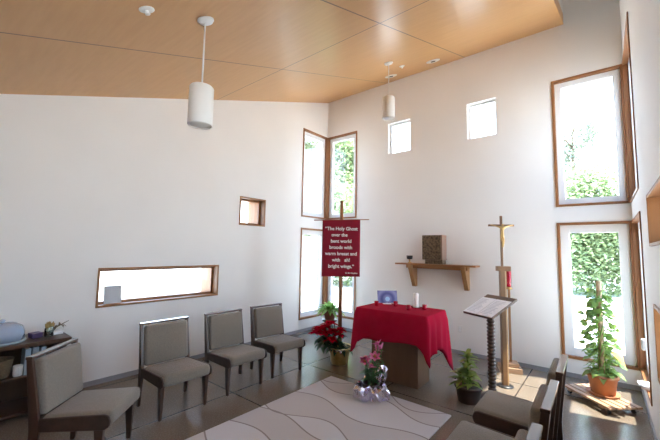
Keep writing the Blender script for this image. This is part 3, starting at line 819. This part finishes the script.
for k in range(10):
    a_ = k * .63; lv.leaf((.09 * math.cos(a_), .09 * math.sin(a_), .27), (math.cos(a_), math.sin(a_), -.05), (0, 0, 1), .17, .085, .55, 'oval', .12)
lv.build('foliage', M['leaf_dark'], po); stm.build('stem', M['leaf_dark'], po)

# bright green plant in the corner
gp = thing('leafy_houseplant', 'bright green leafy plant on a low stool in the window corner', 'potted plant', (.72, -.70, .36))
pot_lathe(.09, .125, .18).build('pot', M['redpot'], gp)
MB().lathe([(0, .15), (.105, .152), (.105, .162), (0, .166)], 20).build('soil', M['soil'], gp)
rnd = random.Random(2); mb = MB()
for i in range(64):
    a_ = i * 2.4; el = 1.25 - 1.2 * i / 64; L_ = rnd.uniform(.24, .40)
    mb.leaf((.03 * math.cos(a_), .03 * math.sin(a_), .16), (math.cos(a_) * math.cos(el), math.sin(a_) * math.cos(el), math.sin(el) + .1), (0, 0, 1), L_, .075, .5, 'strap', .18)
mb.build('foliage', M['leaf_bright'], gp)
sto = thing('plant_stool', 'low dark wooden stool under the green plant in the corner', 'stool', (.72, -.70, 0))
MB().lathe([(0, .33), (.15, .33), (.155, .34), (.15, .36), (0, .36)], 28).build('seat', M['darkwood'], sto)
for k in range(4):
    a_ = k * PI / 2 + .6
    MB().tube([(.09 * math.cos(a_), .09 * math.sin(a_), .335), (.13 * math.cos(a_), .13 * math.sin(a_), 0)], [.016, .011], 8).build('leg', M['darkwood'], sto)

# pink lilies in silver foil standing on the rug
li = thing('lily_pot', 'pink lilies in crumpled silver foil standing on the rug', 'potted plant', (2.81, -2.48, .017))
rnd = random.Random(31)
def foil():
    mb = MB(); n = 40; rings = []
    for (r_, z_, j) in ((.125, 0, .0), (.15, .02, .010), (.135, .09, .012), (.15, .13, .014), (.165, .145, .020), (.185, .11, .026), (.195, .05, .026), (.205, .008, .024)):
        ring_ = []
        for k in range(n):
            a_ = 2 * PI * k / n
            rr = r_ + rnd.uniform(-j, j) + (.03 * math.sin(a_ * 3 + 1) if r_ > .15 else 0)
            zz = max(.004, z_ + rnd.uniform(-j, j) * .9) if z_ > 0 else 0
            ring_.append(mb.bm.verts.new((rr * math.cos(a_), rr * math.sin(a_), zz)))
        rings.append(ring_)
    for A, B in zip(rings, rings[1:]):
        for k in range(n): mb.bm.faces.new((A[k], A[(k + 1) % n], B[(k + 1) % n], B[k]))
    # a tall crumpled flap standing behind the stems
    return mb
foil().build('foil_wrap', M['silver'], li, solid=.002)
fl = MB(); g = []
for i in range(9):
    row = []
    for j in range(6):
        a_ = .25 + i * .20; r_ = .135 + rnd.uniform(-.015, .015) + .012 * j
        row.append(fl.bm.verts.new((r_ * math.cos(a_), r_ * math.sin(a_), .10 + j * .046 * (1 - .05 * abs(i - 4)))))
    g.append(row)
for i in range(8):
    for j in range(5): fl.bm.faces.new((g[i][j], g[i + 1][j], g[i + 1][j + 1], g[i][j + 1]))
fl.build('foil_flap', M['silver'], li, solid=.002)
pot_lathe(.075, .098, .15).build('pot', M['darkpot'], li)
lv = MB(); stm = MB()
fh = [(-.03, -.06, .42), (.08, -.04, .46), (.03, .06, .52), (.11, .07, .55), (-.07, -.02, .37), (.05, -.1, .36), (.09, .02, .60)]
for q, (hx, hy, hz) in enumerate(fh):
    stm.tube([(hx * .25, hy * .25, .12), (hx * .6, hy * .6, hz * .55), (hx, hy, hz)], .006, 6)
    for k in range(12):
        f = k / 12; zz = .17 + f * (hz - .22); a_ = k * 2.4 + q
        lv.leaf((hx * (.3 + .6 * f), hy * (.3 + .6 * f), zz), (math.cos(a_), math.sin(a_), .35), (0, 0, 1), .12, .028, .4, 'strap', .2)
    fw = MB()
    tilt = Matrix.Translation((hx, hy, hz)) @ Matrix.Rotation(rnd.uniform(.3, .9), 4, Vector((math.sin(q * 2.1), -math.cos(q * 2.1), 0)))
    for k in range(6):
        a_ = k * PI / 3
        d = tilt.to_3x3() @ Vector((math.cos(a_), math.sin(a_), .75)); u_ = tilt.to_3x3() @ Vector((0, 0, 1))
        fw.leaf((hx, hy, hz), d, u_, .095, .042, .12, 'petal', .15)
    flo = fw.build('flower', M['pinkpetal'], li)
    sm = MB()
    for k in range(5):
        d = tilt.to_3x3() @ Vector((.35 * math.cos(k * 1.26), .35 * math.sin(k * 1.26), 1))
        sm.tube([(hx, hy, hz), Vector((hx, hy, hz)) + d * .05], [.0018, .004], 5)
    sm.build('stamens', M['stamen'], flo)
lv.build('foliage', M['leaf_lily'], li); stm.build('stem', M['leaf_lily'], li)

# ------------------------------------------------------------------ low bookcase and what stands on it
bc = thing('low_bookcase', 'dark low open bookcase against the wall behind the angled chair', 'bookcase', (0.015, -4.92, 0))
Lb, Dp = 2.3, .47
MB().box(0, Dp + .02, -Lb, .02, .712, .75, .004).build('top', M['darkwood'], bc)
for y in (-.03, -Lb / 2, -Lb + .03): MB().box(.005, Dp, y - .015, y + .015, 0, .712, .003).build('upright', M['darkwood'], bc)
for z in (.05, .40): MB().box(.005, Dp - .01, -Lb + .045, -.045, z, z + .025, .003).build('shelf', M['darkwood'], bc)
MB().box(0, .008, -Lb, 0, .0, .712).build('back_panel', M['darkwood'], bc)
for i, (y, w, h, mm, lb) in enumerate(((-5.245, .045, .255, 'book2', 'pale blue book in the bookcase, nearest the basket'), (-5.185, .05, .262, 'book1', 'grey-blue middle book of three in the bookcase'), (-5.12, .04, .255, 'book2', 'pale book at the end of three in the bookcase, nearest the wall end'))):
    b = thing('hardback_book', lb, 'book', (.36, y, .4255), 0, 'books on the bookcase shelf')
    MB().box(-.085, .085, -w / 2, w / 2, 0, h, .002).build('cover', M[mm], b)
    MB().box(-.082, .075, -w / 2 + .004, w / 2 - .004, .004, h + .0005).build('pages', M['paper'], b)
ba = MB().lathe([(0, 0), (.085, 0), (.095, .02), (.115, .165), (.12, .175), (.108, .175), (.10, .16), (.085, .02), (0, .018)], 28).build('wicker_basket', M['wicker'], None, (.34, -5.45, .4255))
tag(ba, 'tan woven basket on the bookcase shelf', 'basket')
mg = thing('white_mug', 'white mug on the bookcase shelf beside the books', 'mug', (.40, -5.305, .4255))
MB().lathe([(0, 0), (.034, 0), (.038, .005), (.04, .10), (.036, .10), (.034, .01), (0, .008)], 24).build('cup', M['white'], mg)
MB().tube([(.036 + .03 * math.sin(t) * 1.0, 0, .052 + .032 * math.cos(t)) for t in [i * PI / 8 for i in range(9)]], .006, 8).build('handle', M['white'], mg)
ck = thing('cake_dome', 'clear bluish plastic cake dome on top of the bookcase', 'cake dome', (.27, -5.44, .751))
MB().lathe([(0, 0), (.19, 0), (.20, .012), (.19, .022), (0, .022)], 36).build('tray', M['book2'], ck)
MB().lathe([(.185, .022), (.185, .09), (.165, .15), (.11, .185), (.0, .20), (0, .197), (.108, .181), (.161, .147), (.181, .09), (.181, .022)], 36).build('dome', M['clear'], ck)
MB().lathe([(0, .196), (.018, .198), (.026, .215), (.018, .23), (0, .232)], 16).build('knob', M['clear'], ck)
pb = thing('purple_box', 'small dark purple box between the cake dome and the jar', 'box', (.26, -5.165, .751), R(12))
MB().box(-.05, .05, -.045, .045, 0, .035, .003).build('base', M['purple'], pb)
MB().box(-.053, .053, -.048, .048, .035, .05, .003).build('lid', M['purple'], pb)
ja = thing('glass_jar', 'glass jar of dried flowers on top of the bookcase', 'jar', (.30, -5.06, .751))
MB().lathe([(0, 0), (.038, 0), (.042, .01), (.042, .085), (.032, .10), (.034, .108), (.031, .108), (.028, .10), (.038, .082), (.038, .012), (0, .008)], 24).build('jar', M['jarglass'], ja)
rnd = random.Random(3); df = MB()
for i in range(26):
    a_ = rnd.uniform(0, 6.28); r_ = rnd.uniform(0, .04)
    df.leaf((r_ * .4 * math.cos(a_), r_ * .4 * math.sin(a_), .06), (math.cos(a_) * r_ * 8, math.sin(a_) * r_ * 8, 1), (1, .2, 0), rnd.uniform(.07, .105), .022, 0, 'petal')
df.build('dried_flowers', M['dried'], ja)
tw = thing('dried_sprig', 'dark dried sprig on a small white block at the bookcase end', 'sprig', (.22, -4.985, .751))
MB().box(-.05, .05, -.04, .06, 0, .035, .004).build('block', M['paper'], tw)
mb = MB().tube([(0, -.03, .034), (0, .0, .075), (.01, .05, .10), (.02, .11, .135)], [.012, .010, .006, .003], 7)
for i in range(14):
    f = i / 14; mb.leaf((.005, -.04 + .10 * f, .06 + .04 * f), (rnd.uniform(-1, 1), rnd.uniform(-.3, .6), rnd.uniform(-.2, .9)), (0, 0, 1), .05, .02, .2, 'oval')
mb.build('twig', M['twig'], tw)

gc = MB().box(-.006, .006, -.105, .105, 0, .235, .002).build('grey_card', M['greycard'], None, (-.075, -4.335, .981))
gc.rotation_euler.y = R(-8)
tag(gc, 'plain grey card leaning on the sill of the slot window', 'card')

# ------------------------------------------------------------------ light
wd = bpy.data.worlds.new('sky'); sc.world = wd; wd.use_nodes = True
nt = wd.node_tree; bg = nt.nodes['Background']
tc = nt.nodes.new('ShaderNodeTexCoord'); sp = nt.nodes.new('ShaderNodeSeparateXYZ')
nt.links.new(tc.outputs['Generated'], sp.inputs[0])
rp = nt.nodes.new('ShaderNodeValToRGB')
rp.color_ramp.elements[0].position = .0; rp.color_ramp.elements[0].color = (.79, .89, 1, 1)
rp.color_ramp.elements[1].position = .7; rp.color_ramp.elements[1].color = (.36, .58, 1, 1)
nt.links.new(sp.outputs[2], rp.inputs[0]); nt.links.new(rp.outputs[0], bg.inputs[0])
bg.inputs[1].default_value = 2.5
su = bpy.data.lights.new('sun', 'SUN'); su.energy = 9; su.angle = R(.6); su.color = (1, .93, .82)
so = bpy.data.objects.new('sun', su); COL.objects.link(so)
so.rotation_euler = Vector((-.40, -.08, -1)).to_track_quat('-Z', 'Y').to_euler(); so.location = (9, 1, 9)

# ------------------------------------------------------------------ camera (solved from the photograph's vanishing points)
cam = bpy.data.cameras.new('camera'); co = bpy.data.objects.new('camera', cam); COL.objects.link(co)
yaw, pit, rol, fpx = .6841, .0872, -.0178, 336.8
a_ = PI / 2 + yaw
Fv = Vector((math.cos(a_) * math.cos(pit), math.sin(a_) * math.cos(pit), math.sin(pit)))
Rv = Vector((math.sin(a_), -math.cos(a_), 0)); Uv = Rv.cross(Fv)
cs_, sn_ = math.cos(rol), math.sin(rol)
R2 = cs_ * Rv - sn_ * Uv; U2 = sn_ * Rv + cs_ * Uv
co.matrix_world = Matrix(((R2.x, U2.x, -Fv.x, 5.056), (R2.y, U2.y, -Fv.y, -6.063), (R2.z, U2.z, -Fv.z, 1.75), (0, 0, 0, 1)))
cam.sensor_fit = 'HORIZONTAL'; cam.sensor_width = 36; cam.lens = 36 * fpx / 660; cam.clip_start = .05; cam.clip_end = 300
sc.camera = co

sc.view_settings.view_transform = 'Standard'; sc.view_settings.look = 'None'; sc.view_settings.gamma = 1
sc.view_settings.use_curve_mapping = False
sc.view_settings.exposure = 2.36
sc.cycles.max_bounces = 12; sc.cycles.diffuse_bounces = 8; sc.cycles.glossy_bounces = 4; sc.cycles.transparent_max_bounces = 12
sc.cycles.caustics_reflective = False; sc.cycles.caustics_refractive = False
sc.cycles.use_denoising = True
sc.cycles.sample_clamp_indirect = 6
